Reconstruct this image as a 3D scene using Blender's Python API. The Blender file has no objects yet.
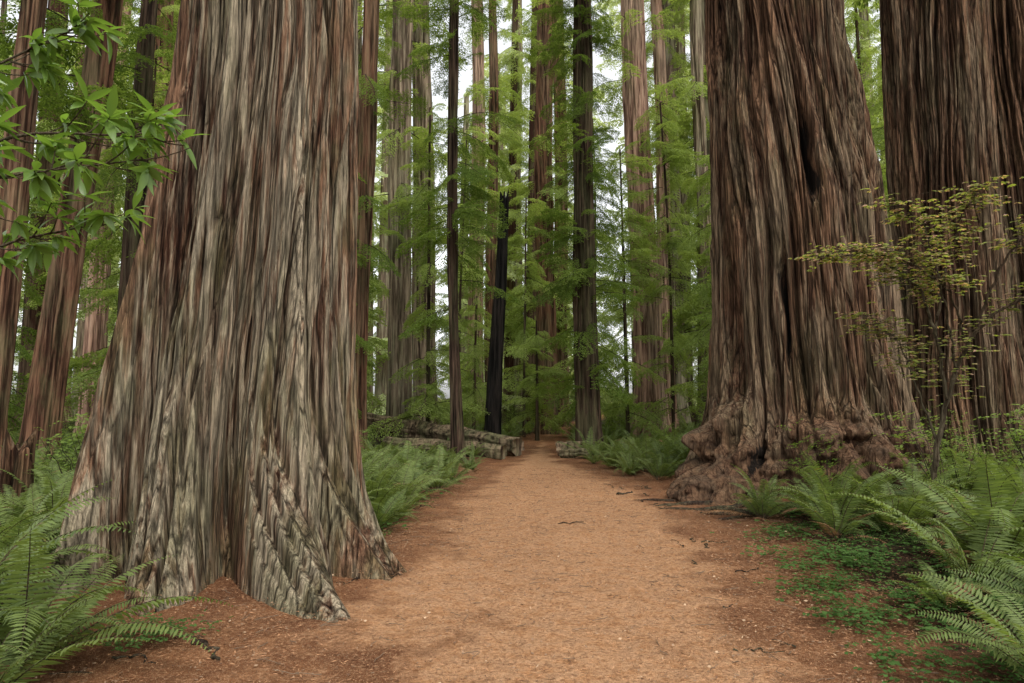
import bpy, math, random
import numpy as np
random.seed(7); rng=np.random.default_rng(7)
scene=bpy.context.scene
PI=math.pi
# ---------------------------------------------------------------- noise
_perm=np.random.default_rng(3).permutation(256); _perm=np.concatenate([_perm,_perm,_perm])
_g=np.random.default_rng(4).normal(size=(256,3)); _g/=np.linalg.norm(_g,axis=1)[:,None]
def pn(x,y,z):
    x,y,z=np.broadcast_arrays(np.asarray(x,float),np.asarray(y,float),np.asarray(z,float))
    xi=np.floor(x).astype(int); yi=np.floor(y).astype(int); zi=np.floor(z).astype(int)
    xf=x-xi; yf=y-yi; zf=z-zi; xi&=255; yi&=255; zi&=255
    u=xf**3*(xf*(xf*6-15)+10); v=yf**3*(yf*(yf*6-15)+10); w=zf**3*(zf*(zf*6-15)+10)
    r=0
    for dx in (0,1):
        for dy in (0,1):
            for dz in (0,1):
                g=_g[_perm[_perm[_perm[xi+dx]+yi+dy]+zi+dz]]
                d=g[...,0]*(xf-dx)+g[...,1]*(yf-dy)+g[...,2]*(zf-dz)
                r=r+d*(u if dx else 1-u)*(v if dy else 1-v)*(w if dz else 1-w)
    return r*1.6
def ss(a,b,x):
    t=np.clip((x-a)/(b-a),0,1); return t*t*(3-2*t)
# ---------------------------------------------------------------- materials
def newmat(name):
    m=bpy.data.materials.new(name); m.use_nodes=True; nt=m.node_tree; nt.nodes.clear(); return m,nt
def N(nt,t,**k):
    n=nt.nodes.new(t)
    for a,b in k.items(): setattr(n,a,b)
    return n
def mixc(nt,fac,a,b,bt='MIX'):
    n=nt.nodes.new('ShaderNodeMix'); n.data_type='RGBA'; n.blend_type=bt
    for s,v in ((0,fac),(6,a),(7,b)):
        if hasattr(v,'links'): nt.links.new(v,n.inputs[s])
        else: n.inputs[s].default_value=v if s==0 else (*v,1)
    return n.outputs[2]
def ramp(nt,src,p0,p1,v0=0,v1=1):
    n=nt.nodes.new('ShaderNodeMapRange'); n.clamp=True
    n.inputs[1].default_value=p0;n.inputs[2].default_value=p1;n.inputs[3].default_value=v0;n.inputs[4].default_value=v1
    nt.links.new(src,n.inputs[0]); return n.outputs[0]
def noise(nt,coord,scale,sc=(1,1,1),detail=4,rough=.6,dist=0,loc=(0,0,0)):
    mp=N(nt,'ShaderNodeMapping'); mp.inputs['Scale'].default_value=sc; mp.inputs['Location'].default_value=loc
    nt.links.new(coord,mp.inputs['Vector'])
    n=N(nt,'ShaderNodeTexNoise'); n.inputs['Scale'].default_value=scale;n.inputs['Detail'].default_value=detail
    n.inputs['Roughness'].default_value=rough;n.inputs['Distortion'].default_value=dist
    nt.links.new(mp.outputs[0],n.inputs['Vector']); return n.outputs['Fac']
def math_(nt,op,a,b):
    n=N(nt,'ShaderNodeMath',operation=op)
    for i,v in enumerate((a,b)):
        if hasattr(v,'links'): nt.links.new(v,n.inputs[i])
        else: n.inputs[i].default_value=v
    return n.outputs[0]
def finish(nt,col,rough=.9,bump=None,bs=.5,bd=.02,spec=.2):
    p=N(nt,'ShaderNodeBsdfPrincipled'); o=N(nt,'ShaderNodeOutputMaterial')
    nt.links.new(col,p.inputs['Base Color']); p.inputs['Roughness'].default_value=rough
    p.inputs['Specular IOR Level'].default_value=spec
    if bump is not None:
        b=N(nt,'ShaderNodeBump'); b.inputs['Strength'].default_value=bs; b.inputs['Distance'].default_value=bd
        nt.links.new(bump,b.inputs['Height']); nt.links.new(b.outputs[0],p.inputs['Normal'])
    nt.links.new(p.outputs[0],o.inputs[0]); return p
def cracks(nt,tc,scale,zs,warp,wz,w,loc=(0,0,0)):
    mp=N(nt,'ShaderNodeMapping'); mp.inputs['Scale'].default_value=(1,1,wz); mp.inputs['Location'].default_value=loc; nt.links.new(tc,mp.inputs['Vector'])
    wn=N(nt,'ShaderNodeTexNoise'); wn.inputs['Scale'].default_value=5; wn.inputs['Detail'].default_value=2; nt.links.new(mp.outputs[0],wn.inputs['Vector'])
    s=N(nt,'ShaderNodeVectorMath',operation='MULTIPLY_ADD'); nt.links.new(wn.outputs['Color'],s.inputs[0]); s.inputs[1].default_value=(warp,warp,warp); nt.links.new(tc,s.inputs[2])
    m2=N(nt,'ShaderNodeMapping'); m2.inputs['Scale'].default_value=(1,1,zs); nt.links.new(s.outputs[0],m2.inputs['Vector'])
    v=N(nt,'ShaderNodeTexVoronoi',feature='DISTANCE_TO_EDGE'); v.inputs['Scale'].default_value=scale; nt.links.new(m2.outputs[0],v.inputs['Vector'])
    return ramp(nt,v.outputs['Distance'],0,w)
def bark(name,ridge,furrow,patch,patch_amt=.5,fine=16,moss=0.0,zs=.055,hero=False,crk=9,pth=.47):
    m,nt=newmat(name); tc=N(nt,'ShaderNodeTexCoord').outputs['Object']
    at=N(nt,'ShaderNodeAttribute',attribute_name='crev').outputs['Fac']
    st=noise(nt,tc,fine,(1,1,zs),5,.65)
    sto=ramp(nt,st,.36,.64,-.35,.35)
    rf=ramp(nt,math_(nt,'ADD',at,sto),.22,.90)
    c=mixc(nt,rf,furrow,ridge)  # furrows: red-brown bark, darkened further to put crevice shade into the colour
    if hero:
        big=noise(nt,tc,3,(1,1,.10),2,.5,0,(9,2,4))
        c=mixc(nt,math_(nt,'MULTIPLY',ramp(nt,big,.48,.60),.65),c,tuple(a*.30+b*.7 for a,b in zip(ridge,furrow)))
    pa=noise(nt,tc,1.0,(1,1,.22),4,.6,0,(3,7,1))
    pf=math_(nt,'MULTIPLY',ramp(nt,math_(nt,'ADD',pa,math_(nt,'MULTIPLY',sto,.25)),pth,pth+.11),patch_amt)
    if hero: pf=math_(nt,'MULTIPLY',pf,ramp(nt,rf,.15,.7,.25,1))
    c=mixc(nt,pf,c,patch)
    if hero:
        st2=noise(nt,tc,fine*3.2,(1,1,.06),5,.75,0,(5,1,2)); g=ramp(nt,st2,.38,.62,.45,1.5)
    else: g=ramp(nt,st,.36,.64,.5,1.5); st2=st
    if moss>0:
        mo=noise(nt,tc,2.2,(1,1,.35),4,.7,0,(1,4,8)); sep=N(nt,'ShaderNodeSeparateXYZ'); nt.links.new(tc,sep.inputs[0])
        low=ramp(nt,sep.outputs[2],0,3.5,.07,-.01)
        c=mixc(nt,math_(nt,'MULTIPLY',ramp(nt,math_(nt,'ADD',mo,low),.5,.64),moss),c,(.10,.105,.048))
    h=math_(nt,'ADD',st,math_(nt,'MULTIPLY',st2,.6)) if hero else st
    if hero:
        k1=cracks(nt,tc,crk,.028,.14,.16,.11); k2=cracks(nt,tc,crk*2.2,.05,.08,.3,.10,(3,3,3))
        g=math_(nt,'MULTIPLY',g,math_(nt,'ADD',math_(nt,'MULTIPLY',k1,.68),.32))
        g=math_(nt,'MULTIPLY',g,math_(nt,'ADD',math_(nt,'MULTIPLY',k2,.35),.65))
        h=math_(nt,'ADD',h,math_(nt,'ADD',math_(nt,'MULTIPLY',k1,.6),math_(nt,'MULTIPLY',k2,.2)))
    cc=N(nt,'ShaderNodeCombineColor')
    for i in range(3): nt.links.new(g,cc.inputs[i])
    c=mixc(nt,1.0,c,cc.outputs[0],'MULTIPLY')
    if hero:
        bu=N(nt,'ShaderNodeAttribute',attribute_name='burl').outputs['Fac']
        bn=noise(nt,tc,9,(1,1,.8),4,.65,0,(2,2,2)); bn2=noise(nt,tc,2.6,(1,1,1),4,.6,0,(7,2,2))
        bc=mixc(nt,ramp(nt,bn,.40,.62),(.042,.021,.013),(.150,.086,.050)); bc=mixc(nt,ramp(nt,bn2,.48,.6,0,.6),bc,(.070,.05,.034))
        c=mixc(nt,bu,c,bc)
        ch=N(nt,'ShaderNodeAttribute',attribute_name='char').outputs['Fac']
        c=mixc(nt,ramp(nt,math_(nt,'ADD',ch,sto),.35,.65),c,(.012,.009,.007))
    finish(nt,c,.95,h,1.0,.045,.08); return m
def leafmat(name,c1,c2,trans=.4,rough=.5,spec=.3,dead=None,tint=(1.5,1.5,.75)):
    m,nt=newmat(name)
    oi=N(nt,'ShaderNodeObjectInfo').outputs['Random']
    ri=N(nt,'ShaderNodeNewGeometry').outputs['Random Per Island']
    c=mixc(nt,oi,c1,c2)
    c=mixc(nt,math_(nt,'MULTIPLY',ri,.5),c,tuple(x*1.6 for x in c2))
    if dead: c=mixc(nt,ramp(nt,ri,dead[1],dead[1]+.02),c,dead[0])
    if spec>0:
        p=N(nt,'ShaderNodeBsdfPrincipled'); p.inputs['Roughness'].default_value=rough; p.inputs['Specular IOR Level'].default_value=spec; nt.links.new(c,p.inputs['Base Color'])
    else:
        p=N(nt,'ShaderNodeBsdfDiffuse'); nt.links.new(c,p.inputs['Color'])
    t=N(nt,'ShaderNodeBsdfTranslucent'); ms=N(nt,'ShaderNodeMixShader'); o=N(nt,'ShaderNodeOutputMaterial')
    ms.inputs[0].default_value=trans
    tcx=mixc(nt,1.0,c,tint,'MULTIPLY'); nt.links.new(tcx,t.inputs['Color'])
    nt.links.new(p.outputs[0],ms.inputs[1]); nt.links.new(t.outputs[0],ms.inputs[2]); nt.links.new(ms.outputs[0],o.inputs[0])
    return m
M_barkL=bark('bark_weathered_grey',(.285,.165,.098),(.045,.019,.011),(.31,.265,.185),.85,15,.45,hero=True,crk=8,pth=.43)
M_barkR=bark('bark_red_brown',(.200,.112,.064),(.032,.0145,.009),(.185,.140,.090),.7,12,.25,hero=True,crk=6.5,pth=.46)
M_barkM=bark('bark_brown',(.165,.085,.050),(.04,.019,.012),(.125,.095,.058),.45,9,.35)
M_barkP=bark('bark_pale_pink',(.36,.22,.155),(.13,.07,.05),(.28,.215,.15),.5,8,.2)
M_barkG=bark('bark_grey',(.25,.19,.13),(.08,.054,.037),(.20,.185,.12),.6,8,.4)
M_barkF=bark('bark_far',(.34,.26,.19),(.17,.125,.09),(.27,.26,.17),.6,8,.4)  # far trunks: distance haze painted in as a lighter bark colour
M_barkD=bark('bark_dark',(.078,.05,.034),(.020,.013,.009),(.06,.06,.03),.4,10,.35)
M_char=bark('charred_wood',(.020,.018,.016),(.006,.006,.005),(.035,.026,.02),.4,10,0)
M_log=bark('weathered_log',(.215,.155,.10),(.06,.04,.026),(.085,.09,.042),.55,7,.5)
M_twig=bark('twig_bark',(.13,.09,.06),(.06,.04,.025),(.11,.11,.07),.3,30,.1)
M_stem=bark('branch_bark',(.07,.048,.033),(.03,.02,.015),(.06,.06,.035),.3,20,.2)
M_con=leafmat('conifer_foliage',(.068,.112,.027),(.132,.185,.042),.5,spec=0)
M_conF=leafmat('distant_conifer_foliage_haze',(.155,.21,.065),(.25,.31,.095),.5,spec=0)  # greens lightened so the leaf colour itself carries the haze
M_conFF=leafmat('far_conifer_foliage',(.34,.39,.225),(.42,.47,.27),.48,spec=0)  # palest, greyest greens: mist over the farthest trees, painted into the leaves
M_fern=leafmat('sword_fern_leaf',(.076,.112,.034),(.128,.168,.047),.4,.5,.25,dead=((.16,.09,.035),.985))
M_rho=leafmat('rhododendron_leaf',(.070,.125,.03),(.105,.175,.035),.45,.35,.5)
M_map=leafmat('vine_maple_leaf',(.16,.20,.045),(.23,.25,.065),.5,.55,.2,dead=((.44,.27,.20),.74))
M_shr=leafmat('huckleberry_leaf',(.085,.135,.036),(.15,.205,.053),.45,spec=0)
M_sor=leafmat('redwood_sorrel_leaf',(.035,.072,.02),(.06,.11,.03),.3,spec=0)
M_dry=leafmat('dry_frond',(.16,.09,.045),(.24,.14,.075),.3,spec=0,tint=(1.2,1.1,.9))
def flat(name,c1,c2,rough=.9):
    m,nt=newmat(name); g=N(nt,'ShaderNodeNewGeometry'); c=mixc(nt,g.outputs['Random Per Island'],c1,c2); finish(nt,c,rough); return m
M_lit=flat('leaf_litter',(.10,.05,.028),(.46,.32,.20))
M_need=flat('dry_needles',(.09,.04,.02),(.42,.225,.115))
M_lt=flat('dead_twig',(.06,.035,.023),(.20,.14,.09))
def groundmat(name,path):
    m,nt=newmat(name); tc=N(nt,'ShaderNodeNewGeometry').outputs['Position']
    n1=noise(nt,tc,1.6,detail=5,rough=.65); n2=noise(nt,tc,30,detail=4,rough=.75); n3=noise(nt,tc,120,detail=2,rough=.7)
    n5=noise(nt,tc,6,detail=4,rough=.7,loc=(2,8,0))
    at=N(nt,'ShaderNodeAttribute',attribute_name='duff').outputs['Fac']
    duff=mixc(nt,ramp(nt,n1,.38,.62),(.155,.062,.028),(.28,.125,.056))
    if path:
        worn=ramp(nt,math_(nt,'ADD',at,math_(nt,'MULTIPLY',math_(nt,'SUBTRACT',n1,.5),1.6)),.40,.85)
        duff=mixc(nt,worn,duff,mixc(nt,ramp(nt,n5,.4,.6),(.47,.235,.108),(.62,.365,.20)))
    duff=mixc(nt,ramp(nt,n5,.5,.66,0,.45),duff,(.20,.08,.036))
    duff=mixc(nt,ramp(nt,n2,.50,.60,0,.52),duff,(.13,.052,.024))
    duff=mixc(nt,ramp(nt,n2,.36,.45,.45,0),duff,(.58,.355,.20))
    duff=mixc(nt,ramp(nt,n3,.56,.64,0,.55),duff,(.58,.37,.21))
    duff=mixc(nt,ramp(nt,n3,.36,.44,.5,0),duff,(.06,.026,.014))
    if path: c=duff
    else:
        f=math_(nt,'ADD',at,math_(nt,'MULTIPLY',math_(nt,'SUBTRACT',n5,.5),1.2))
        soil=mixc(nt,ramp(nt,n2,.4,.6),(.022,.014,.009),(.07,.038,.022))
        soil=mixc(nt,ramp(nt,n1,.48,.62,0,.7),soil,(.025,.038,.014))
        c=mixc(nt,ramp(nt,f,.3,.7),soil,mixc(nt,.3,duff,(.10,.04,.02)))
    h=math_(nt,'ADD',math_(nt,'MULTIPLY',n2,.8),math_(nt,'ADD',math_(nt,'MULTIPLY',n3,.4),n5))
    finish(nt,c,.95,h,1.0,.045,.08); return m
M_gr=groundmat('forest_soil',False); M_path=groundmat('packed_redwood_duff',True)
# ---------------------------------------------------------------- mesh helpers
class MB:
    def __init__(s): s.V=[];s.F=[];s.M=[];s.n=0
    def add(s,VF,m=0):
        V,F=VF; V=np.asarray(V,float).reshape(-1,3);F=np.asarray(F,int).reshape(-1,4)
        s.V.append(V);s.F.append(F+s.n);s.M.append(np.full(len(F),m));s.n+=len(V)
    def mesh(s,name,mats,smooth=False):
        return mkmesh(name,np.concatenate(s.V),np.concatenate(s.F),mats,np.concatenate(s.M),smooth)
def mkmesh(name,V,F,mats,mi=None,smooth=False):
    me=bpy.data.meshes.new(name); me.vertices.add(len(V)); me.vertices.foreach_set('co',V.astype(np.float32).ravel())
    k=F.shape[1]; me.loops.add(F.size); me.loops.foreach_set('vertex_index',F.astype(np.int32).ravel())
    me.polygons.add(len(F)); me.polygons.foreach_set('loop_start',(np.arange(len(F))*k).astype(np.int32))
    if mi is not None: me.polygons.foreach_set('material_index',mi.astype(np.int32))
    me.polygons.foreach_set('use_smooth',np.full(len(F),smooth))
    for m in mats: me.materials.append(m)
    me.update(calc_edges=True); return me
def fattr(me,name,v):
    a=me.attributes.new(name,'FLOAT','POINT'); a.data.foreach_set('value',np.asarray(v,np.float32).ravel())
def link(name,me,parent=None,loc=(0,0,0)):
    o=bpy.data.objects.new(name,me); scene.collection.objects.link(o); o.location=loc
    if parent: o.parent=parent
    return o
def empty(name,loc=(0,0,0)):
    o=bpy.data.objects.new(name,None); o.location=loc; o.empty_display_size=.3; scene.collection.objects.link(o); return o
def nrm(a): return a/np.maximum(np.linalg.norm(a,axis=-1,keepdims=True),1e-9)
def tube(P,R,k=8,caps=True):
    P=np.asarray(P,float);R=np.asarray(R,float);n=len(P)
    T=nrm(np.gradient(P,axis=0)); ref=np.array([0,0,1.]) if abs(T[:,2]).mean()<.8 else np.array([1.,0,0])
    A=nrm(np.cross(T,ref)); B=np.cross(T,A); th=np.arange(k)*2*PI/k
    V=P[:,None]+R[:,None,None]*(np.cos(th)[None,:,None]*A[:,None]+np.sin(th)[None,:,None]*B[:,None])
    i=np.arange(n-1)[:,None]*k; j=np.arange(k)[None]; j2=(j+1)%k
    F=np.stack([i+j,i+j2,i+k+j2,i+k+j],-1).reshape(-1,4); V=V.reshape(-1,3)
    if caps and k%2==0:
        ex=[]; nv=len(V)
        for c,off in ((P[0],0),(P[-1],(n-1)*k)):
            V=np.vstack([V,c]); 
            for a in range(0,k,2): ex.append([nv,off+a,off+(a+1)%k,off+(a+2)%k])
            nv+=1
        F=np.vstack([F,ex])
    return V,F
def diam(P,D,Nn,L,W,mid=.45):
    D=nrm(D); S=nrm(np.cross(D,Nn)); L=np.asarray(L).reshape(-1,1)*np.ones((len(P),1));W=np.asarray(W).reshape(-1,1)*np.ones((len(P),1))
    V=np.stack([P,P+D*L*mid+S*W/2,P+D*L,P+D*L*mid-S*W/2],1).reshape(-1,3)
    return V,np.arange(len(P)*4).reshape(-1,4)
def leaf(P,D,Nn,L,W,seg=3,fold=.25,droop=.2,pw=.8):
    n=len(P);D=nrm(D);S=nrm(np.cross(D,Nn));Up=np.cross(S,D)
    L=np.ones(n)*L;W=np.ones(n)*W; t=np.linspace(0,1,seg+1)
    w=np.sin(PI*np.clip(t,0.03,.985)**pw)
    mid=P[:,None]+D[:,None]*(L[:,None]*t)[...,None]-Up[:,None]*(L[:,None]*droop*t**2)[...,None]
    sw=S[:,None]*(W[:,None]*.5*w)[...,None]; up=Up[:,None]*(W[:,None]*.5*w*fold)[...,None]
    V=np.stack([mid-sw+up,mid,mid+sw+up],2).reshape(-1,3)
    b=(np.arange(n)*(seg+1)*3)[:,None,None]+np.arange(seg)[None,:,None]*3
    F=np.concatenate([b+np.array([0,1,4,3]),b+np.array([1,2,5,4])],1).reshape(-1,4)
    return V,F
# ---------------------------------------------------------------- path & terrain
PY=[-8,4,5.5,7.4,10,12,15,21,26,34,50,90]
PLx=[-3,-2.9,-2.0,-1.3,-1.6,-1.45,-1.1,-.37,.3,1.0,3.0,12]
PRx=[2.0,2.1,2.3,2.65,3.1,2.9,2.65,1.95,1.9,2.2,4.2,13]
def pl(y): return np.interp(y,PY,PLx)
def pr(y): return np.interp(y,PY,PRx)
def pathd(x,y): return np.maximum(pl(y)-x,x-pr(y))
BIG=[(-2.8,6.9,1.7),(5.7,13.5,2.6),(11.2,17,2)]
def H(x,y):
    x=np.asarray(x,float);y=np.asarray(y,float)
    d=pathd(x,y)+.25*pn(x*.8,y*.8,3.3)
    o=ss(-.2,1.5,d)
    h=o*(.10+.10*pn(x*.35,y*.35,1.5)+.05*pn(x*1.3,y*1.3,2.5))+.015*pn(x*1.1,y*1.1,7.5)+.010*pn(x*4,y*4,9.5)
    for bx,by,br in BIG:
        q=np.hypot(x-bx,y-by); h=h+.16*np.exp(-(q/(br*.95))**2)
    far=np.clip((np.hypot(x,y)-45)/100,0,3); h=h+far*(1.2+2*pn(x*.02,y*.02,.5))
    return h
def gspace(a,b,n,c,k):
    s=np.linspace(-1,1,n); s=np.sinh(s*k)/np.sinh(k); return np.where(s<0,c+(c-a)*s,c+(b-c)*s)
gx=gspace(-350,350,520,0,5.2); gy=gspace(-60,600,620,7,5.4)
X,Y=np.meshgrid(gx,gy); Z=H(X,Y)
V=np.stack([X,Y,Z],-1).reshape(-1,3); nx=len(gx);ny=len(gy)
ii=(np.arange(ny-1)[:,None]*nx+np.arange(nx-1)[None]).reshape(-1)
me=mkmesh('ground',V,np.stack([ii,ii+1,ii+nx+1,ii+nx],1),[M_gr],None,True)
dd=pathd(X,Y)
du=1-ss(.0,1.4,dd); du=np.maximum(du,np.where(Y<12,1-ss(1.8,2.5,np.hypot(X+2.6,Y-6.2)),0)); du=np.maximum(du,.8*(1-ss(2.6,3.6,np.hypot(X-5.2,Y-12.8))))
fattr(me,'duff',du); link('ground',me)
ys=np.concatenate([np.linspace(-8,14,330),np.linspace(14.1,90,400)]); ts=np.linspace(0,1,130)
YY,TT=np.meshgrid(ys,ts,indexing='ij'); L=pl(YY)-.15+.35*pn(YY*.9,0,1.2)+.12*pn(YY*3.5,0,4.2); R=pr(YY)+.15+.35*pn(YY*.9,0,5.7)+.12*pn(YY*3.5,0,8.2)
XX=L+(R-L)*TT; e=np.abs(TT*2-1)
ZZ=H(XX,YY)+.012-.05*ss(.88,1,e)+.008*pn(XX*6,YY*6,2.2)
V=np.stack([XX,YY,ZZ],-1).reshape(-1,3); nx=len(ts)
ii=(np.arange(len(ys)-1)[:,None]*nx+np.arange(nx-1)[None]).reshape(-1)
me=mkmesh('dirt_path',V,np.stack([ii,ii+1,ii+nx+1,ii+nx],1),[M_path],None,True)
ec=np.minimum(XX-L,R-XX); fattr(me,'duff',ss(.15,1.3,ec)*(1-.75*(1-ss(3.6,6.5,YY))*ss(.5,-1.4,XX)))
link('dirt_path',me)
# ---------------------------------------------------------------- trunks
def trunk_mesh(name,prof,zs,nth,mats,amp=1.0,lobes=None,K=8,twist=0.,seed=0,extra=None,cap=False,jag=0,attrs=None):
    prof=np.array(prof,float)
    th=np.linspace(0,2*PI,nth,endpoint=False); T,Zz=np.meshgrid(th,zs)
    cx=np.interp(zs,prof[:,0],prof[:,1])[:,None];cy=np.interp(zs,prof[:,0],prof[:,2])[:,None]
    r=np.interp(zs,prof[:,0],prof[:,3])[:,None]
    Tt=T+twist*Zz+.15*pn(np.cos(T)*1.5+seed,np.sin(T)*1.5,Zz*.3)+.03*pn(np.cos(T)*6+seed,np.sin(T)*6,Zz*.8)
    c,s=np.cos(Tt),np.sin(Tt); S=seed*7.3
    def rid(k,kz,o,g=3.4): return np.clip(np.abs(pn(c*k+S,s*k+o,Zz*kz+o))*g,0,1)
    big=rid(K*.38,.10,1.1,2.6); med=rid(K,.20,4.3,3.0); fin=rid(K*2.3,.5,8.7,3); vf=pn(c*K*4+S,s*K*4,Zz*2)
    und=pn(c*1.6+S,s*1.6,Zz*.12); plate=pn(c*K*.5+S,s*K*.5+3,Zz*.6)
    R=r*(1+.09*und)+amp*(.14*(big-.65)+.080*(med-.6)+.030*(fin-.6)+.012*vf+.03*plate)
    if lobes is not None: R=R+lobes(T,Zz,r)
    if extra is not None: R=R+extra(T,Zz,r)
    zz=Zz.copy()
    if jag: zz=zz+ss(zs[-1]*.6,zs[-1],Zz)*jag*pn(np.cos(T)*2+S,np.sin(T)*2,.5)*2
    V=np.stack([cx+R*np.cos(T),cy+R*np.sin(T),zz],-1).reshape(-1,3)
    n=len(zs); i=np.arange(n-1)[:,None]*nth;j=np.arange(nth)[None];j2=(j+1)%nth
    F=np.stack([i+j,i+j2,i+nth+j2,i+nth+j],-1).reshape(-1,4)
    if cap:
        nv=len(V); V=np.vstack([V,[cx[-1,0],cy[-1,0],zs[-1]-.1]]); off=(n-1)*nth
        F=np.vstack([F,[[nv,off+a,off+(a+1)%nth,off+(a+2)%nth] for a in range(0,nth,2)]])
    me=mkmesh(name,V,F,mats,None,True)
    cr=(.34*big+.42*med+.24*fin).reshape(-1)
    if cap: cr=np.append(cr,.5)
    fattr(me,'crev',cr)
    if attrs:
        for k_,f in attrs.items(): fattr(me,k_,f(T,Zz)+0*T)
    return me
def angd(T,a): return np.abs((T-a+PI)%(2*PI)-PI)
# ---------------------------------------------------------------- instancing
def protos(name,objs):
    c=bpy.data.collections.new(name)
    for i,me in enumerate(objs):
        o=bpy.data.objects.new(f'{name}_{chr(97+i)}',me); c.objects.link(o)
    return c
_ng={}
def scatter_group(coll):
    if coll.name in _ng: return _ng[coll.name]
    ng=bpy.data.node_groups.new('scatter_'+coll.name,'GeometryNodeTree')
    ng.interface.new_socket('Geometry',in_out='INPUT',socket_type='NodeSocketGeometry'); ng.interface.new_socket('Geometry',in_out='OUTPUT',socket_type='NodeSocketGeometry')
    gi=ng.nodes.new('NodeGroupInput');go=ng.nodes.new('NodeGroupOutput'); ip=ng.nodes.new('GeometryNodeInstanceOnPoints')
    ci=ng.nodes.new('GeometryNodeCollectionInfo'); ci.inputs['Collection'].default_value=coll; ci.inputs['Separate Children'].default_value=True; ci.inputs['Reset Children'].default_value=True
    ip.inputs['Pick Instance'].default_value=True
    def na(t,n):
        x=ng.nodes.new('GeometryNodeInputNamedAttribute'); x.data_type=t; x.inputs['Name'].default_value=n; return x.outputs['Attribute']
    l=ng.links.new
    l(gi.outputs[0],ip.inputs['Points']);l(ci.outputs[0],ip.inputs['Instance']);l(na('INT','idx'),ip.inputs['Instance Index'])
    l(na('FLOAT_VECTOR','rot'),ip.inputs['Rotation']);l(na('FLOAT_VECTOR','scl'),ip.inputs['Scale']);l(ip.outputs[0],go.inputs[0])
    _ng[coll.name]=ng; return ng
def scatter(name,coll,P,Rt,S,parent=None):
    P=np.asarray(P,float);n=len(P);Rt=np.asarray(Rt,float);S=np.asarray(S,float)
    if S.ndim==1: S=np.repeat(S[:,None],3,1)
    me=bpy.data.meshes.new(name); me.vertices.add(n); me.vertices.foreach_set('co',P.astype(np.float32).ravel())
    for nm,arr in (('rot',Rt),('scl',S)):
        a=me.attributes.new(nm,'FLOAT_VECTOR','POINT'); a.data.foreach_set('vector',arr.astype(np.float32).ravel())
    a=me.attributes.new('idx','INT','POINT'); a.data.foreach_set('value',rng.integers(0,len(coll.objects),n).astype(np.int32))
    me.update(); o=link(name,me,parent); md=o.modifiers.new('scatter','NODES'); md.node_group=scatter_group(coll); return o
# ---------------------------------------------------------------- prototypes
def conifer_branch(fmat,droop,seed,dens=1.0,ls=1.0):
    r=np.random.default_rng(seed); mb=MB(); n=10; t=np.linspace(0,1,n); Lb=2.6
    P=np.stack([t*Lb,.12*np.sin(t*4+seed),.18*t-droop*t**2.2*Lb],1)
    mb.add(tube(P,.022*(1-t)+.004,3,False),0)
    LP=[];LD=[];LN=[];LL=[]; nb=int(26*dens)
    for i in range(nb):
        tt=min(.12+.88*(i/(nb-1))+r.uniform(-.02,.02),1)
        b=np.array([np.interp(tt,t,P[:,k]) for k in range(3)]); side=1 if i%2 else -1
        ln=(.25+.8*math.sin(PI*min(tt*.85+.12,1)))*r.uniform(.6,1.1)
        an=side*math.radians(r.uniform(38,68)); d=np.array([math.cos(an),math.sin(an),r.uniform(-.45,.08)])
        nt_=int((5+ln*12)*dens)
        for j in range(nt_):
            v=.08+.92*j/nt_; q=b+d*ln*v; q=q+np.array([0,0,-(droop*.9+.18)*ln*v*v])
            s2=1 if j%2 else -1; a2=an+s2*math.radians(r.uniform(35,65)); tl=r.uniform(.12,.28)*(1.1-.5*v)
            d2=np.array([math.cos(a2),math.sin(a2),r.uniform(-.8,.0)-droop*.5])
            for k in range(3):
                LP.append(q+d2*tl*k/3+r.normal(0,.01,3)); a3=(1 if k%2 else -1)*.6
                LD.append(d2+np.array([-math.sin(a2),math.cos(a2),0])*a3); LN.append([r.normal(0,.5),r.normal(0,.5),1]); LL.append(r.uniform(.08,.14)*ls)
    LP,LD,LN,LL=map(np.array,(LP,LD,LN,LL)); mb.add(diam(LP,LD,LN,LL,LL*.42),1)
    return mb.mesh('conifer_branch',[M_stem,fmat])
C_con=protos('conifer_branch',[conifer_branch(M_con,d,s,1,1.0) for d,s in ((.12,1),(.25,2),(.4,3),(.3,4))])
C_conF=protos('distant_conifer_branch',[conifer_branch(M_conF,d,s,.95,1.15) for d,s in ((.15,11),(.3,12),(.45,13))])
C_conFF=protos('far_conifer_branch',[conifer_branch(M_conFF,d,s,.7,1.8) for d,s in ((.15,14),(.35,15))])
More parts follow.
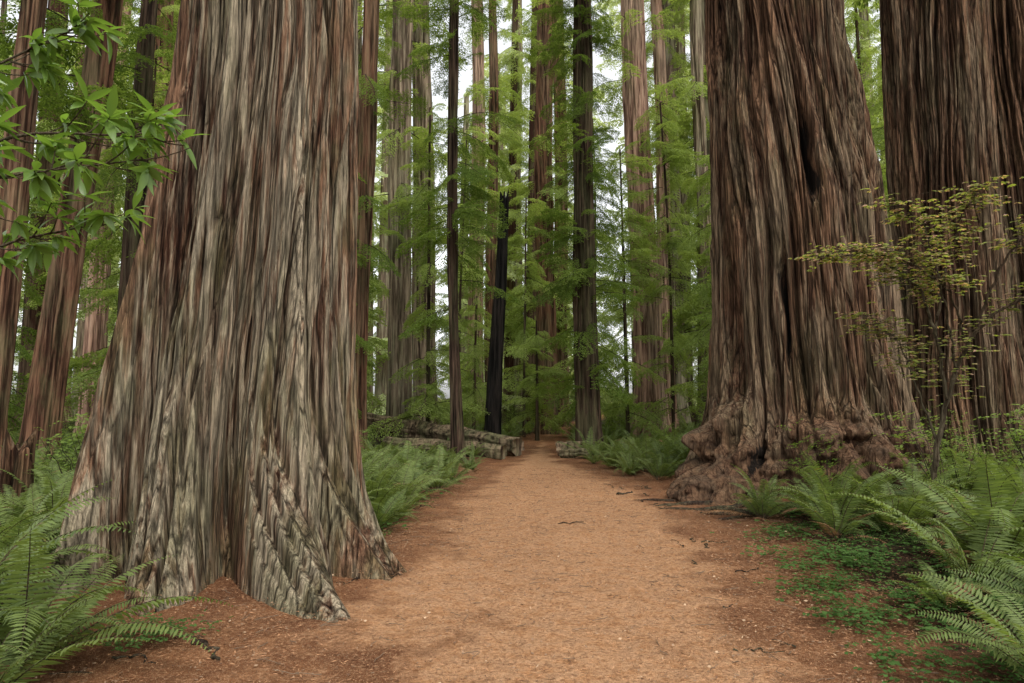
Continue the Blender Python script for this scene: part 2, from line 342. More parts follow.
def fern(seed,nf=22,L0=1.0):
    r=np.random.default_rng(seed); mb=MB()
    for f in range(nf):
        dry=f>=nf-3
        az=f*2.399+r.uniform(-.4,.4); L_=L0*r.uniform(.55,1.15); e0=math.radians(r.uniform(42,86) if not dry else r.uniform(10,30)); n=44
        t=np.linspace(0,1,n); e=e0-(e0+math.radians(r.uniform(-10,50)))*t**r.uniform(1.1,2.1)
        az_=az+r.uniform(-.7,.7)*t**2
        T=np.stack([np.cos(e)*np.cos(az_),np.cos(e)*np.sin(az_),np.sin(e)],1); P=np.cumsum(T,0)*L_/n+np.array([math.cos(az),math.sin(az),0])*.04
        mb.add(tube(P[::4],np.linspace(.006,.0015,len(P[::4])),3,False),1)
        S=np.stack([-np.sin(az_),np.cos(az_),0*az_],1); U=np.cross(T,S)*-1; U=np.where(U[:,2:3]<0,-U,U)
        rl=r.normal(0,.3); S=nrm(S+U*rl); U=nrm(np.cross(S,T)); U=np.where(U[:,2:3]<0,-U,U)
        w=L_*.135*np.clip(np.minimum(ss(.04,.25,t)*1.0,(1-t)**.62*1.25),.03,1)
        for sd in (-1,1):
            D=S*sd+T*.28-U*r.uniform(.05,.3)+r.normal(0,.06,T.shape); k=slice(3,n)
            mb.add(leaf(P[k],D[k],U[k]+r.normal(0,.15,(n-3,3)),w[k]*r.uniform(.82,1.08,n-3),np.full(n-3,L_*.021)*np.clip(w[k]/(.08*L_),.4,1),2,.15,.12,.55),2 if dry else 0)
    return mb.mesh('sword_fern',[M_fern,M_twig,M_dry])
C_fern=protos('sword_fern_plant',[fern(21,26),fern(22,30),fern(23,22),fern(24,28,.9),fern(25,18,1.05)])
def shrub(seed,hgt=1.3,ns=9,mat=None):
    r=np.random.default_rng(seed); mb=MB(); LP=[];LD=[]
    for i in range(ns):
        az=r.uniform(0,2*PI); tilt=r.uniform(.1,.7); h=hgt*r.uniform(.6,1.1); t=np.linspace(0,1,7)
        d=np.array([math.cos(az)*tilt,math.sin(az)*tilt,1]); P=d*h*t[:,None]+r.normal(0,.025,(7,3))*t[:,None]
        mb.add(tube(P,.009*(1-t)+.002,3,False),0)
        for j in range(9):
            tt=r.uniform(.25,1); b=np.array([np.interp(tt,t,P[:,k]) for k in range(3)]); a=r.uniform(0,2*PI)
            dd=np.array([math.cos(a),math.sin(a),r.uniform(-.1,.4)]); l=r.uniform(.18,.42); u=np.linspace(0,1,3)
            for k in range(9):
                LP.append(b+dd*l*(k+1)/9+r.normal(0,.008,3)); aa=a+(1 if k%2 else -1)*1.0; LD.append([math.cos(aa),math.sin(aa),r.uniform(-.3,.3)])
    LP=np.array(LP);LD=np.array(LD);n=len(LP)
    mb.add(diam(LP,LD,np.array([0,0,1.])+r.normal(0,.35,(n,3)),r.uniform(.045,.08,n),r.uniform(.025,.04,n)),1)
    return mb.mesh('huckleberry_shrub',[M_stem,mat or M_shr])
C_shr=protos('huckleberry_plant',[shrub(31),shrub(32,1.7,11),shrub(33,.8,7)])
def sorrel(seed):
    r=np.random.default_rng(seed); mb=MB(); P=[];D=[];Nn=[]
    for i in range(46):
        c=np.array([*(r.normal(0,.16,2)),r.uniform(.03,.11)]); a0=r.uniform(0,2*PI); nn=np.array([r.normal(0,.3),r.normal(0,.3),1])
        for k in range(3):
            a=a0+k*2.094; P.append(c);D.append([math.cos(a),math.sin(a),-.15]);Nn.append(nn)
    P,D,Nn=map(np.array,(P,D,Nn)); mb.add(diam(P,D,Nn,np.repeat(r.uniform(.018,.042,len(P)//3),3),.032,.65),0)
    return mb.mesh('redwood_sorrel',[M_sor])
C_sor=protos('redwood_sorrel_clump',[sorrel(41),sorrel(42)])
def litter(seed):
    r=np.random.default_rng(seed); mb=MB(); n=110
    P=np.stack([r.normal(0,.3,n),r.normal(0,.3,n),r.uniform(.001,.008,n)],1); a=r.uniform(0,2*PI,n)
    mb.add(diam(P,np.stack([np.cos(a),np.sin(a),r.normal(0,.08,n)],1),np.array([0,0,1.])+r.normal(0,.3,(n,3)),r.uniform(.012,.05,n),r.uniform(.003,.007,n)),0)
    n=9;P=np.stack([r.normal(0,.3,n),r.normal(0,.3,n),r.uniform(.003,.008,n)],1); a=r.uniform(0,2*PI,n)
    mb.add(diam(P,np.stack([np.cos(a),np.sin(a),r.normal(0,.15,n)],1),np.array([0,0,1.])+r.normal(0,.3,(n,3)),r.uniform(.012,.04,n),r.uniform(.008,.02,n)),1)
    for _ in range(1 if seed%2 else 0):
        a=r.uniform(0,6.28);l=r.uniform(.06,.16);c=r.normal(0,.25,2);t=np.linspace(-.5,.5,5)
        mb.add(tube(np.stack([c[0]+math.cos(a)*l*t+r.normal(0,.005,5),c[1]+math.sin(a)*l*t+r.normal(0,.005,5),.006+0*t],1),np.full(5,.0028),4),2)
    return mb.mesh('litter',[M_need,M_lit,M_lt])
C_lit=protos('litter_patch',[litter(s) for s in (51,52,53,54,55,56)])
# ---------------------------------------------------------------- crowns
def crown(bx,by,lx,ly,z0,z1,rad,n,topr=None,r=rng,droop=.15,trunk_r=.2):
    z=np.sort(r.uniform(z0,z1,n)); az=r.uniform(0,2*PI,n); f=(z-z0)/(z1-z0+1e-6)
    rr=rad*(1-f*(1-(topr if topr is not None else .5)))*r.uniform(.5,1.25,n)
    P=np.stack([bx+lx*z+np.cos(az)*trunk_r*.7,by+ly*z+np.sin(az)*trunk_r*.7,z],1)
    R=np.stack([r.normal(0,.35,n),droop+r.normal(0,.28,n),az],1); S=rr/2.6
    return P,R,S
def hero_crown(par,x,y,z0,z1,n,rad=5):
    P,R,S=crown(x,y,0,0,z0,z1,rad,n,.5,droop=.1,trunk_r=.6); scatter('foliage',C_con,P,R,S,par)
zsL=np.concatenate([np.linspace(-.35,6.6,760),np.linspace(6.7,16,140),np.linspace(16.5,48,60)])
profL=[(-.35,-2.82,6.9,1.27),(0,-2.82,6.9,1.26),(.35,-2.84,6.9,1.21),(.65,-2.86,6.9,1.17),(1.1,-2.86,6.9,1.12),(1.67,-2.84,6.9,1.06),(2.7,-2.76,6.9,.98),(3.7,-2.68,6.9,.92),(4.8,-2.60,6.9,.86),(6,-2.56,6.9,.81),(10,-2.5,6.9,.76),(20,-2.4,6.9,.66),(48,-2.3,6.9,.2)]
def lobL(T,Z,r):
    fl=np.exp(-np.clip(Z,0,9)/.6); up=np.exp(-np.clip(Z,0,20)/4.6); o=0
    for a,w,A in ((-.82,.17,.85),(-.20,.24,.52),(-1.5,.2,.40),(-2.2,.22,.24),(-2.9,.3,.18),(.5,.3,.3),(1.6,.4,.3),(2.6,.3,.25)):
        o=o+A*np.exp(-(angd(T,a)/w)**2)*fl
    for a,w,A in ((-.86,.16,.20),(-.28,.2,.16),(-.56,.10,-.30),(-1.18,.10,-.34),(-1.5,.14,.16),(-1.84,.09,-.32),(-2.1,.12,.14),(-2.42,.09,-.24)):
        o=o+A*np.exp(-(angd(T+.06*np.sin(Z*.9+a*3),a)/w)**2)*up*1.3
    return o
p=empty('giant_redwood_tree',(0,0,0)); link('trunk',trunk_mesh('trunk',profL,zsL,1200,[M_barkL],1.1,lobL,8,.02,1.),p)
hero_crown(p,-2.3,6.9,20,46,30)
zsR=np.concatenate([np.linspace(-.35,10.6,700),np.linspace(10.8,50,120)])
profR=[(-.35,5.66,13.4,2.28),(0,5.66,13.4,2.22),(.4,5.66,13.4,2.12),(.8,5.70,13.45,1.97),(1.3,5.74,13.5,1.83),(1.8,5.75,13.5,1.73),(2.6,5.73,13.5,1.67),(3.7,5.7,13.5,1.61),(5.7,5.64,13.5,1.52),(8,5.52,13.5,1.36),(10,5.4,13.5,1.22),(20,5.2,13.5,1.1),(50,4.9,13.5,.3)]
def lobR(T,Z,r):
    fl=np.exp(-np.clip(Z,0,9)/.6); o=0
    for a,w,A in ((-2.45,.20,.70),(-1.95,.15,.42),(-1.5,.16,.46),(-1.1,.2,.35),(-.5,.3,.5),(-2.9,.25,.45),(.5,.4,.4),(1.8,.5,.4)): o=o+A*np.exp(-(angd(T,a)/w)**2)*fl
    for a,w,A in ((-2.15,.08,-.26),(-1.70,.11,.18),(-1.35,.07,-.26),(-1.0,.09,-.20),(-2.5,.14,.12),(-1.9,.10,.10)): o=o+A*np.exp(-(angd(T-.05*Z+.04*np.sin(Z+a*4),a)/w)**2)*np.exp(-np.clip(Z,0,20)/7)
    return o-.25*charR(T,Z)
def charR(T,Z):
    a=T+.06*pn(np.cos(T)*6,np.sin(T)*6,Z*1.2); w=.035+.02*pn(0,.3,Z*1.7)
    c=np.exp(-(angd(a,-2.10)/w)**2)*ss(1.9,2.7,Z)*(1-ss(3.4,4.6,Z))+.9*np.exp(-(angd(a,-1.72)/w)**2)*ss(4.9,5.8,Z)*(1-ss(6.2,7.4,Z))
    c=c+.8*np.exp(-(angd(a,-2.3)/.05)**2)*ss(.35,.5,Z)*(1-ss(.8,1.1,Z))
    return np.clip(c,0,1)
def bmask(T,Z):
    n=.35*pn(np.cos(T)*2.5,np.sin(T)*2.5,Z*1.2)
    return (1-ss(.6,1.9,Z+n*2.2))*(1-ss(.75,1.25,angd(T,-1.95)+n*.6))
def burlR(T,Z,r):
    b=pn(np.cos(T)*4,np.sin(T)*4,Z*1.4+3); b2=pn(np.cos(T)*9,np.sin(T)*9,Z*3); b3=pn(np.cos(T)*22,np.sin(T)*22,Z*9)
    return bmask(T,Z)*(.95*np.abs(b)+.34*np.abs(b2)+.05*b3-.05)
p=empty('giant_redwood_tree.001'); link('trunk',trunk_mesh('trunk',profR,zsR,1200,[M_barkR],1.35,lobR,9,.035,2.,burlR,attrs={'char':charR,'burl':lambda T,Z:bmask(T,Z)*.8}),p)
hero_crown(p,5.0,13.5,22,48,30)
ALL=[(-2.8,6.9,1.8),(5.7,13.5,2.7)]
def tree(name,x,y,r0,r1,Ht,lx,mat,fol=None,nth=140,nz=240,K=None,amp=None,seed=0,flare=.35,ly=0,far=False,cap=False,jag=0):
    h=float(H(x,y)); p=empty(name,(0,0,0)); zs=np.linspace(0,1,nz)**1.35*Ht-.2; pr_=[]
    for z in list(np.linspace(-.3,Ht,14))+[.2,.5,.9,1.4]:
        zz=max(z,0); bow=.12*math.sin(zz*.22+seed) if Ht>15 else 0
        pr_.append((z,x+lx*zz+bow,y+ly*zz,(r0+(r1-r0)*(zz/Ht))+r0*flare*math.exp(-zz/(.9*r0+.3))))
    pr_.sort(); K=K or max(3,r0*7); amp=amp or min(1.2,.2+r0*.6)
    me=trunk_mesh('trunk',pr_,zs,nth,[mat],amp,lambda T,Z,r:r0*.22*np.exp(-np.clip(Z,0,99)/(r0*1.2+.2))*pn(np.cos(T)*2.2+seed,np.sin(T)*2.2,0.3)*1.6,K,.02*((seed%3)-1),seed,cap=cap,jag=jag)
    link('trunk',me,p,(0,0,h)); ALL.append((x,y,r0+.3))
    if fol:
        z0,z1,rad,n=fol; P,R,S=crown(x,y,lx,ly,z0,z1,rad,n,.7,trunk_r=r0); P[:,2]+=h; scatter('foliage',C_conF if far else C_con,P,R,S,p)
    return p
T_=[
(-10.9,16,.36,.2,30,.07,M_barkM,(8,20,2.4,26)),
(-11.5,20,.32,.18,30,.03,M_barkD,(6,22,2.4,30)),
(-9.9,13.2,.26,.15,28,.01,M_barkM,(8,20,2.2,22)),
(-18.6,30,.45,.25,40,.03,M_barkP,(9,28,3,34)),
(-4.9,22,.33,.2,36,.0,M_barkM,(6,20,1.8,26)),
(-5.05,30,.54,.34,42,.003,M_barkG,(9,26,2.4,30)),
(-4.0,33,.56,.34,44,-.035,M_barkG,(8,28,2.8,40)),
(1.95,41,.60,.38,44,.006,M_barkM,(6,32,2.4,60)),
(2.75,23.5,.40,.22,32,-.02,M_barkD,(1.6,19,1.6,165)),
(6.57,33,.70,.38,44,-.016,M_barkP,(15,28,2.2,16)),
(8.8,38,.42,.25,42,-.014,M_barkP,(9,32,2.4,36)),
(.5,60,.45,.3,44,0,M_barkG,(6,42,3,50)),
(3.9,54,.6,.4,44,0,M_barkM,(6,40,3,50)),
(10.6,37,.40,.25,42,.0,M_barkG,(4,30,3,50)),
(-1.4,47,.42,.25,42,.0,M_barkM,(5,34,3,50)),
(-8.6,36,.5,.26,42,.0,M_barkG,(4,30,3,50)),
(-2.7,52,.6,.4,44,.0,M_barkP,(10,36,3,30)),
(-14.8,27,.55,.35,42,.01,M_barkM,(10,24,3,30)),
]
for i,(x,y,r0,r1,Ht,lx,mat,fol) in enumerate(T_):
    tree('redwood_tree',x,y,r0,r1,Ht,lx,mat,fol,seed=i*3+5,far=y>26)
tree('redwood_sapling_tree',-1.6,21,.17,.11,24,-.022,M_barkD,(4.5,18,1.8,70),seed=60)
tree('charred_snag',-.78,26.5,.32,.17,10.0,.05,M_char,None,seed=77,cap=True,jag=.22)
tree('giant_redwood_tree',11.35,17.2,1.18,.7,45,-.012,M_barkR,(18,44,4,30),480,420,9,1.4,seed=91,flare=.3)
tree('giant_redwood_tree',15.6,20.5,1.3,.8,45,.0,M_barkR,(18,44,4,30),420,360,9,1.4,seed=95,flare=.3)
for i,(x,y,hh,rad,n) in enumerate([(-3.3,27,14,1.9,65),(-6.5,25,13,2,65),(.6,36,13,2,60),(4.9,29,13,1.8,70),(8.2,27,12,2,65),(-2.9,38,18,2.3,70),(5.2,42,20,2.3,75),(-13.5,24,15,2.5,70),(-8.2,19,10,2,55),(-14.5,15,9,2.2,40),(7.4,21,9,1.6,50),(3.9,36,9,2,60),(-1.8,32,7,1.4,40),(13,27,16,2.5,70),(17,30,18,2.8,70),(-5.8,20.5,9,1.6,50),(8.6,22.5,13,1.8,65),(-10.5,27,14,2.3,60),(1.2,33,6,1.4,35),(-17,22,14,2.5,55),(7.3,31,16,2,65)]):
    tree('western_hemlock_tree',x,y,.08,.03,hh,rng.normal(0,.015),M_barkD,(1.2,hh,rad,n),36,50,3,.2,seed=i+30,far=(y>23))
# ---------------------------------------------------------------- distant forest
r=np.random.default_rng(12); mb=MB(); A1=[];A2=[]; placed=[]; tries=0
while len(placed)<150 and tries<6000:
    tries+=1; y=r.uniform(26,120); x=r.uniform(-1,1)*(y*.88+5)
    if pathd(x,y)<1.5 and y<60: continue
    if y<44 and abs(x-1)<9: continue
    if any(math.hypot(x-a,y-b)<3.4 for a,b,_ in placed) : continue
    if any(math.hypot(x-a,y-b)<2.2 for a,b,_ in ALL): continue
    if y>40 and (-.16<x/y<-.085 or .12<x/y<.18): continue
    placed.append((x,y,0)); r0=r.choice([.18,.28,.45,.7,1.0])*r.uniform(.8,1.2); Ht=r.uniform(38,50); t=np.linspace(0,1,24); lx=r.normal(0,.012)
    h=float(H(x,y)); P=np.stack([x+lx*t*Ht,y+0*t,h-.3+t*Ht],1); rad=r0*(1-.6*t)+r0*.4*np.exp(-t*Ht/1.0)
    V,F=tube(P,rad,18,False); c=np.arctan2(V[:,1]-y,V[:,0]-x); V[:,0]+=.05*r0*np.cos(c)*np.sin(c*7+V[:,2]*.1); V[:,1]+=.05*r0*np.sin(c)*np.sin(c*7+V[:,2]*.1)
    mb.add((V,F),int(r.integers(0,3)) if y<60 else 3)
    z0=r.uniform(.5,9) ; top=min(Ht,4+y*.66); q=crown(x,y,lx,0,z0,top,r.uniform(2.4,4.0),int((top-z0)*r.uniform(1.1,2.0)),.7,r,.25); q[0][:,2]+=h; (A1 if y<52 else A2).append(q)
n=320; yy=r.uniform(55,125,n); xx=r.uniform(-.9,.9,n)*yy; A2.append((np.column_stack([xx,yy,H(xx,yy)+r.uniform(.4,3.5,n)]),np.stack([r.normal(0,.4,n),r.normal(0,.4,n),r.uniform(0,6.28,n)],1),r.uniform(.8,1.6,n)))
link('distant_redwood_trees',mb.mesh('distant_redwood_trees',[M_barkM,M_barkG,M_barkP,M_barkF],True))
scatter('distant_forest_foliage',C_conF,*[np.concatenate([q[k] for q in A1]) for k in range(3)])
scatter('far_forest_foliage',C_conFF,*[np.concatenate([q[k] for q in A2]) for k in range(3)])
# ---------------------------------------------------------------- undergrowth
def clear(x,y,m=0): return all(math.hypot(x-a,y-b)>q+m for a,b,q in ALL)
def place(n,yr,xr,test,zoff=0,tries=40000,seed=1,xs=None):
    r=np.random.default_rng(seed); out=[]; k=0
    while len(out)<n and k<tries:
        k+=1; y=r.uniform(*yr); x=r.uniform(*xr) if xs is None else r.uniform(-1,1)*(y*xs+3)
        if test(x,y,r): out.append((x,y))
    o=np.array(out); return np.column_stack([o,H(o[:,0],o[:,1])+zoff])
def rots(n,r,t=.12): return np.stack([r.normal(0,t,n),r.normal(0,t,n),r.uniform(0,2*PI,n)],1)
def logzone(x,y): return -6.5<x<.4 and 17.5<y<23.5+(-x)*.9
r=np.random.default_rng(77)
big_ferns=[(3.95,6.0,1.3),(4.6,6.6,1.35),(3.75,8.1,1.0),(4.6,8.3,1.1),(5.6,7.6,1.3),(5.6,9.4,1.0),(6.7,9,1.2),(4.4,9.6,.8),(5.0,5.3,1.35),(2.9,3.75,.85),(3.7,4.5,1.0),(7.4,10.6,1.1),(6.4,11,.9),(8.6,11.5,1.1),(3.3,5.3,.6),(4.9,7.2,1.2),
 (-2.95,4.25,1.2),(-3.9,4.9,1.25),(-4.5,5.8,1.1),(-4.9,7.2,1.05),(-5.4,8.2,1.1),(-6,9.4,1.0),(-4.9,9.6,.9),(-5.6,6.5,1.0),(-6.6,7.6,1.0),(-3.5,4.3,1.4),(-2.75,3.65,.95),(-4.0,5.6,1.0),(-4.6,6.5,.9),
 (-1.75,8.9,.85),(-2.0,10.1,1.1),(-1.75,10.9,1.05),(-2.5,11.2,1.2),(-1.75,12.1,1.1),(-2.5,12.6,1.2),(-1.45,13.4,1.0),(-2.2,14.2,1.15),(-3.2,12.2,1.2),(-1.3,15.0,.9),(-2,16.0,.95),(-3,15,1.1),(-2.4,9.4,1.0),(-3.1,10.4,1.1),(-1.0,17,.7),(-1.65,9.8,.8),(-3.6,13.6,1.1),
 (3.1,14.6,.9),(2.75,16,.9),(3.5,16.4,1),(2.6,17.6,.9),(3.4,18.6,1),(4.2,17.4,1),(2.35,19.6,.8),(3.1,20.6,.9)]
bf=np.array(big_ferns); P=np.column_stack([bf[:,:2],H(bf[:,0],bf[:,1])-.02])
P2=place(500,(8.5,45),(0,0),lambda x,y,r:pathd(x,y)>.35+r.uniform(0,.5) and clear(x,y) and not(logzone(x,y) and r.uniform()<.6) and r.uniform()<math.exp(-max(0,pathd(x,y)-2)/9),seed=5,xs=.75)
P=np.vstack([P,P2]); n=len(P); S=np.concatenate([bf[:,2],r.uniform(.6,1.15,n-len(bf))])
S=np.array([s*.6 if logzone(a,b) else s for s,(a,b,_) in zip(S,P)])
scatter('sword_ferns',C_fern,P,rots(n,r),S)
P=place(520,(10,70),(0,0),lambda x,y,r:pathd(x,y)>(1.6 if y<30 else .6) and clear(x,y) and not logzone(x,y),seed=6,xs=.9)
ex=np.array([(6.6,10.2),(7.4,9.6),(8.2,10.6),(9.0,11.2),(7.9,12.2),(8.9,13.4),(6.2,9.9),(9.8,12.2),(10.4,13.4),(-3.4,17.5),(-4.4,16.4),(-5.4,15.8)]); P=np.vstack([P,np.column_stack([ex,H(ex[:,0],ex[:,1])])]); n=len(P)
scatter('huckleberry_undergrowth',C_shr,P,rots(n,r),r.uniform(.5,1.25,n)*(1+np.clip(P[:,1]-30,0,40)*.03))
P=place(1900,(3.4,15),(-9,10),lambda x,y,r:pathd(x,y)>.02+r.exponential(.1) and clear(x,y,-.6) and (x>0 or math.hypot(x+2.6,y-6.4)>2.0) and pn(x*.9,y*.9,.3)>-.3 and not(x>0 and y>10.5 and x<6),seed=7); n=len(P)
scatter('redwood_sorrel_groundcover',C_sor,P,rots(n,r,.06),r.uniform(.6,1.2,n))
q=np.array([(-2.5,4.75),(-2.6,4.6),(-2.4,4.65),(-2.3,4.8),(-2.2,4.7),(-2.45,4.5),(-2.6,4.85)]); n=len(q)
scatter('redwood_sorrel_plant',C_sor,np.column_stack([q,H(q[:,0],q[:,1])+.05]),rots(n,r,.06),r.uniform(.6,.85,n))
P=place(1500,(2.6,18),(-4.5,4.4),lambda x,y,r:pathd(x,y)<1.3 and clear(x,y,-.9),seed=8,zoff=.021); n=len(P)
scatter('needle_litter',C_lit,P,rots(n,r,.0),np.column_stack([r.uniform(.7,1.2,n)]*2+[np.ones(n)]))
# ---------------------------------------------------------------- logs, stump, roots
def log(name,a,b,ra,rb,seed):
    a=np.array(a,float);b=np.array(b,float);n=90;t=np.linspace(0,1,n); P=a+(b-a)*t[:,None]; P[:,2]+=.04*pn(t*4+seed,0,.5)
    V,F=tube(P,ra+(rb-ra)*t,40); m=n*40; ang=np.tile(np.arange(40)*2*PI/40,n); tt=np.repeat(t,40)*np.linalg.norm(b-a)
    d=.07*pn(np.cos(ang)*2.5+seed,np.sin(ang)*2.5,tt*.5)+.055*np.clip(np.abs(pn(np.cos(ang)*6+seed,np.sin(ang)*6,tt*.5))*3,0,1)
    C=np.repeat(P,40,0); V[:m]=C+(V[:m]-C)*(1+d[:,None]/((ra+rb)/2))
    me=mkmesh(name,V,F,[M_log],None,True); fattr(me,'crev',.65+rng.normal(0,.2,len(V))); return link(name,me)
log('fallen_log',(.2,22.4,.32),(-7.2,29.5,1.25),.26,.24,1)
log('fallen_log',(-.25,21.3,.22),(-4.2,23.2,.40),.19,.16,2)
log('fallen_log',(.05,23.6,.26),(-5.2,27.0,.75),.22,.2,3)
log('fallen_log',(1.5,22.6,.24),(2.5,22.3,.28),.21,.19,4)
log('fallen_log',(1.55,21.7,.13),(2.45,21.3,.17),.13,.12,5)
tree('broken_stump',-6.6,9.2,.2,.17,1.25,.02,M_barkR,None,96,80,3,.5,seed=8,cap=True,jag=.25)
def root(pts,r0,r1,par,name='root'):
    pts=np.array(pts,float);n=24;t=np.linspace(0,1,n);s=np.linspace(0,1,len(pts)); Q=np.stack([np.interp(t,s,pts[:,0]),np.interp(t,s,pts[:,1])],1)
    Q+=.07*np.stack([pn(t*5+pts[0,0],.3,.5),pn(t*5,.9,pts[0,1])],1); z=H(Q[:,0],Q[:,1])+.02+.03*pn(t*4,pts[0,0],.2)
    V,F=tube(np.column_stack([Q,z]),(r0+(r1-r0)*t),8); return link(name,mkmesh(name,V,F,[M_stem],None,True),par)
p=empty('exposed_roots')
for pts in ([(3.9,10.9),(3.2,10.7),(2.3,10.9)],[(4.2,10.6),(3.5,10.3),(2.8,10.4)],[(4.9,10.5),(4.2,10.1),(3.5,10.1),(2.9,9.8)],[(3.6,11.9),(2.9,11.6),(2.1,11.9)],[(5.4,10.4),(4.9,9.9),(4.1,9.8)],[(3.3,11.2),(2.7,11.3),(2.3,11.1)],[(4.6,10.7),(3.9,10.45),(3.1,10.6)]): root(pts,.06,.016,p)
p=empty('fallen_twigs')
root([(-2.1,4.75),(-1.95,4.6),(-1.85,4.45)],.022,.012,p,'twig'); root([(-2.5,4.5),(-2.2,4.4)],.01,.006,p,'twig'); root([(.6,9.5),(.95,9.45)],.01,.006,p,'twig');root([(1.9,12.5),(2.2,12.7)],.03,.02,p,'twig')
rr_=np.random.default_rng(61)
for _ in range(26):
    y=rr_.uniform(4.5,14); sd=rr_.choice([-1,1]); x=(pl(y)+rr_.uniform(.0,.7)) if sd<0 else (pr(y)-rr_.uniform(.0,.8)); a=rr_.uniform(0,6.28); l=rr_.uniform(.12,.35)
    root([(x,y),(x+l*.5*math.cos(a)+.02,y+l*.5*math.sin(a)),(x+l*math.cos(a),y+l*math.sin(a))],.007,.003,p,'twig')
# ---------------------------------------------------------------- rhododendron shrub
def curve(pts,n=16):
    pts=np.array(pts,float); s=np.linspace(0,1,len(pts)); t=np.linspace(0,1,n); Q=np.stack([np.interp(t,s,pts[:,k]) for k in range(3)],1)
    for _ in range(3): Q[1:-1]=(Q[:-2]+2*Q[1:-1]+Q[2:])/4
    return Q
r=np.random.default_rng(5); mb=MB(); tips=[]
stems=[[(-3.6,2.7,0),(-3.3,2.7,1.2),(-2.8,2.7,2.3),(-2.1,2.75,2.75),(-1.5,2.75,2.72)],
 [(-3.6,2.7,0),(-3.3,2.8,1.4),(-2.9,2.9,2.5),(-2.5,3.0,3.1),(-2.0,3.0,3.35)],
 [(-3.6,2.7,0),(-3.2,2.6,1.2),(-2.75,2.6,2.1),(-2.2,2.65,2.5),(-1.55,2.7,2.6)],
 [(-3.6,2.7,0),(-3.2,2.9,1.1),(-2.8,3.0,1.9),(-2.4,3.1,2.35),(-1.9,3.1,2.45)]]
for s in stems:
    Q=curve(s,26); mb.add(tube(Q,np.linspace(.018,.003,26),6),0)
    for k in range(12,26):
        b=Q[k]
        for _ in range(2 if k>16 else 1):
            d=np.array([r.uniform(.1,1),r.uniform(-.6,.6),r.uniform(-.5,.45)]); l=r.uniform(.1,.35); u=np.linspace(0,1,6)[:,None]
            B=b+d*l*u+np.array([0,0,.05])*u**2; mb.add(tube(B,np.linspace(.004,.002,6),5,False),0); tips.append((B[-1],d))
    tips.append((Q[-1],Q[-1]-Q[-3]))
LP=[];LD=[];LN=[]
for b,d in tips:
    d=d/np.linalg.norm(d)
    if r.uniform()<.1: continue
    m=r.integers(5,10); s1=np.cross(d,[0,0,1]); s1/=np.linalg.norm(s1); s2=np.cross(s1,d)
    for k in range(m):
        a=k*2*PI/m+r.uniform(-.3,.3); rad=math.cos(a)*s1+math.sin(a)*s2*.5; dd=rad+d*r.uniform(.2,.8)+np.array([0,0,-.15]); LP.append(b-d*r.uniform(0,.03)); LD.append(dd); LN.append(np.array([0,0,1.])+r.normal(0,.4,3))
LP,LD,LN=map(np.array,(LP,LD,LN)); n=len(LP); mb.add(leaf(LP,LD,LN,r.uniform(.08,.15,n),r.uniform(.027,.038,n),6,.3,.2,.9),1)
link('rhododendron_shrub',mb.mesh('rhododendron_shrub',[M_twig,M_rho],True))
# ---------------------------------------------------------------- vine maple (right)
r=np.random.default_rng(9); mb=MB(); LP=[];LD=[];LN=[]
def mleaf(b,a):
    n_=np.array([r.normal(0,.4),r.normal(0,.4)-.5,1.])
    for k in (-1.2,-.6,0,.6,1.2): LP.append(b);LD.append([math.cos(a+k),math.sin(a+k),-.25]);LN.append(n_)
limbs=[([(5.3,8.7,0),(5.25,8.6,.9),(5.45,8.5,1.9),(5.75,8.4,2.6),(6.5,8.3,3.1),(7.2,8.2,3.3)],.045),
 ([(5.4,8.5,1.7),(5.25,8.4,2.5),(5.0,8.3,3.1),(4.4,8.2,3.45),(3.6,8.1,3.4)],.026),
 ([(5.25,8.45,2.5),(5.4,8.4,3.3),(5.6,8.3,4.0),(5.8,8.2,4.3)],.02),
 ([(5.6,8.4,2.4),(5.2,8.0,3.0),(4.6,7.8,3.3),(3.8,7.7,3.4)],.017),
 ([(5.8,8.4,2.7),(6.0,8.1,3.5),(6.4,7.9,3.9),(6.9,7.8,4.0)],.018),
 ([(5.3,8.6,1.2),(5.0,8.5,1.9),(4.8,8.4,2.4),(4.4,8.3,2.7)],.015),
 ([(5.5,8.45,2.1),(5.2,8.1,2.8),(4.9,7.9,3.7),(4.5,7.8,4.0)],.015)]
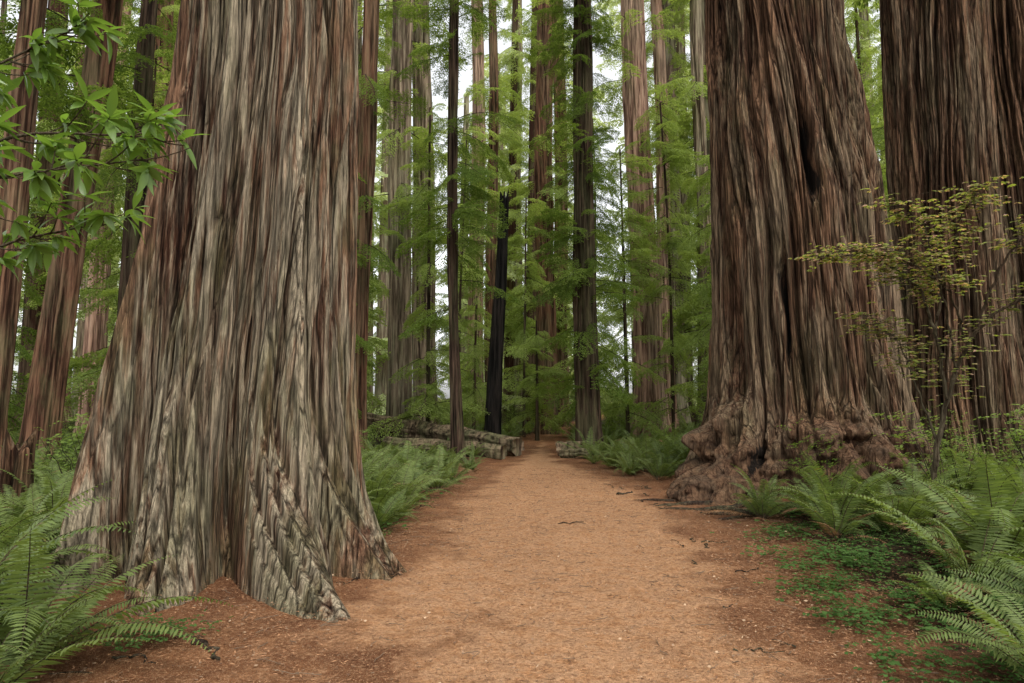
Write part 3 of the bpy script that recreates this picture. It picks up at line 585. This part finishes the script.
for pts,r0 in limbs:
    Q=curve(pts,30); Q[1:]+=r.normal(0,.012,(29,3)); mb.add(tube(Q,np.linspace(r0,.004,30),6),0)
    for k in range(11,30):
        for _ in range(6):
            if r.uniform()<.3: continue
            a=r.uniform(0,2*PI); d=np.array([math.cos(a),math.sin(a),r.uniform(-.25,.35)]); l=r.uniform(.15,.5); u=np.linspace(0,1,7)[:,None]
            B=Q[k]+d*l*u+r.normal(0,.01,(7,3)); mb.add(tube(B,np.linspace(.004,.0015,7),4,False),0)
            for j in range(2,7):
                if r.uniform()<.85: mleaf(B[j]+r.normal(0,.02,3),a+r.uniform(-1.2,1.2))
LP,LD,LN=map(np.array,(LP,LD,LN)); n=len(LP); mb.add(diam(LP,LD,LN,np.repeat(r.uniform(.035,.075,n//5),5),np.repeat(r.uniform(.022,.034,n//5),5),.5),1)
link('vine_maple_tree',mb.mesh('vine_maple_tree',[M_twig,M_map]))
# ---------------------------------------------------------------- light, sky, camera
w=bpy.data.worlds.new('World'); scene.world=w; w.use_nodes=True; nt=w.node_tree; nt.nodes.clear()
sk=N(nt,'ShaderNodeTexSky',sky_type='NISHITA'); sk.sun_disc=False; sk.sun_elevation=math.radians(58); sk.sun_rotation=math.radians(150); sk.dust_density=3; sk.air_density=1.2
hs=N(nt,'ShaderNodeHueSaturation'); hs.inputs['Saturation'].default_value=.10; hs.inputs['Value'].default_value=2.35
bg=N(nt,'ShaderNodeBackground'); bg.inputs['Strength'].default_value=.15; wo=N(nt,'ShaderNodeOutputWorld')
nt.links.new(sk.outputs[0],hs.inputs['Color']); nt.links.new(hs.outputs[0],bg.inputs[0]); nt.links.new(bg.outputs[0],wo.inputs[0])
sd=bpy.data.lights.new('sun','SUN'); sd.energy=1.5; sd.angle=math.radians(12); sd.color=(1,.93,.80); so=bpy.data.objects.new('sun',sd); scene.collection.objects.link(so)
so.rotation_euler=(math.radians(32),0,math.radians(30))
cd=bpy.data.cameras.new('camera'); cd.lens=24; cd.sensor_width=36; cd.clip_end=2000; cd.clip_start=.05; co=bpy.data.objects.new('camera',cd); scene.collection.objects.link(co)
co.location=(0,0,1.6); co.rotation_euler=(math.radians(95.5),0,0); scene.camera=co
scene.view_settings.view_transform='Standard'; scene.view_settings.look='None'; scene.view_settings.exposure=0
print('done objects',len(scene.objects))
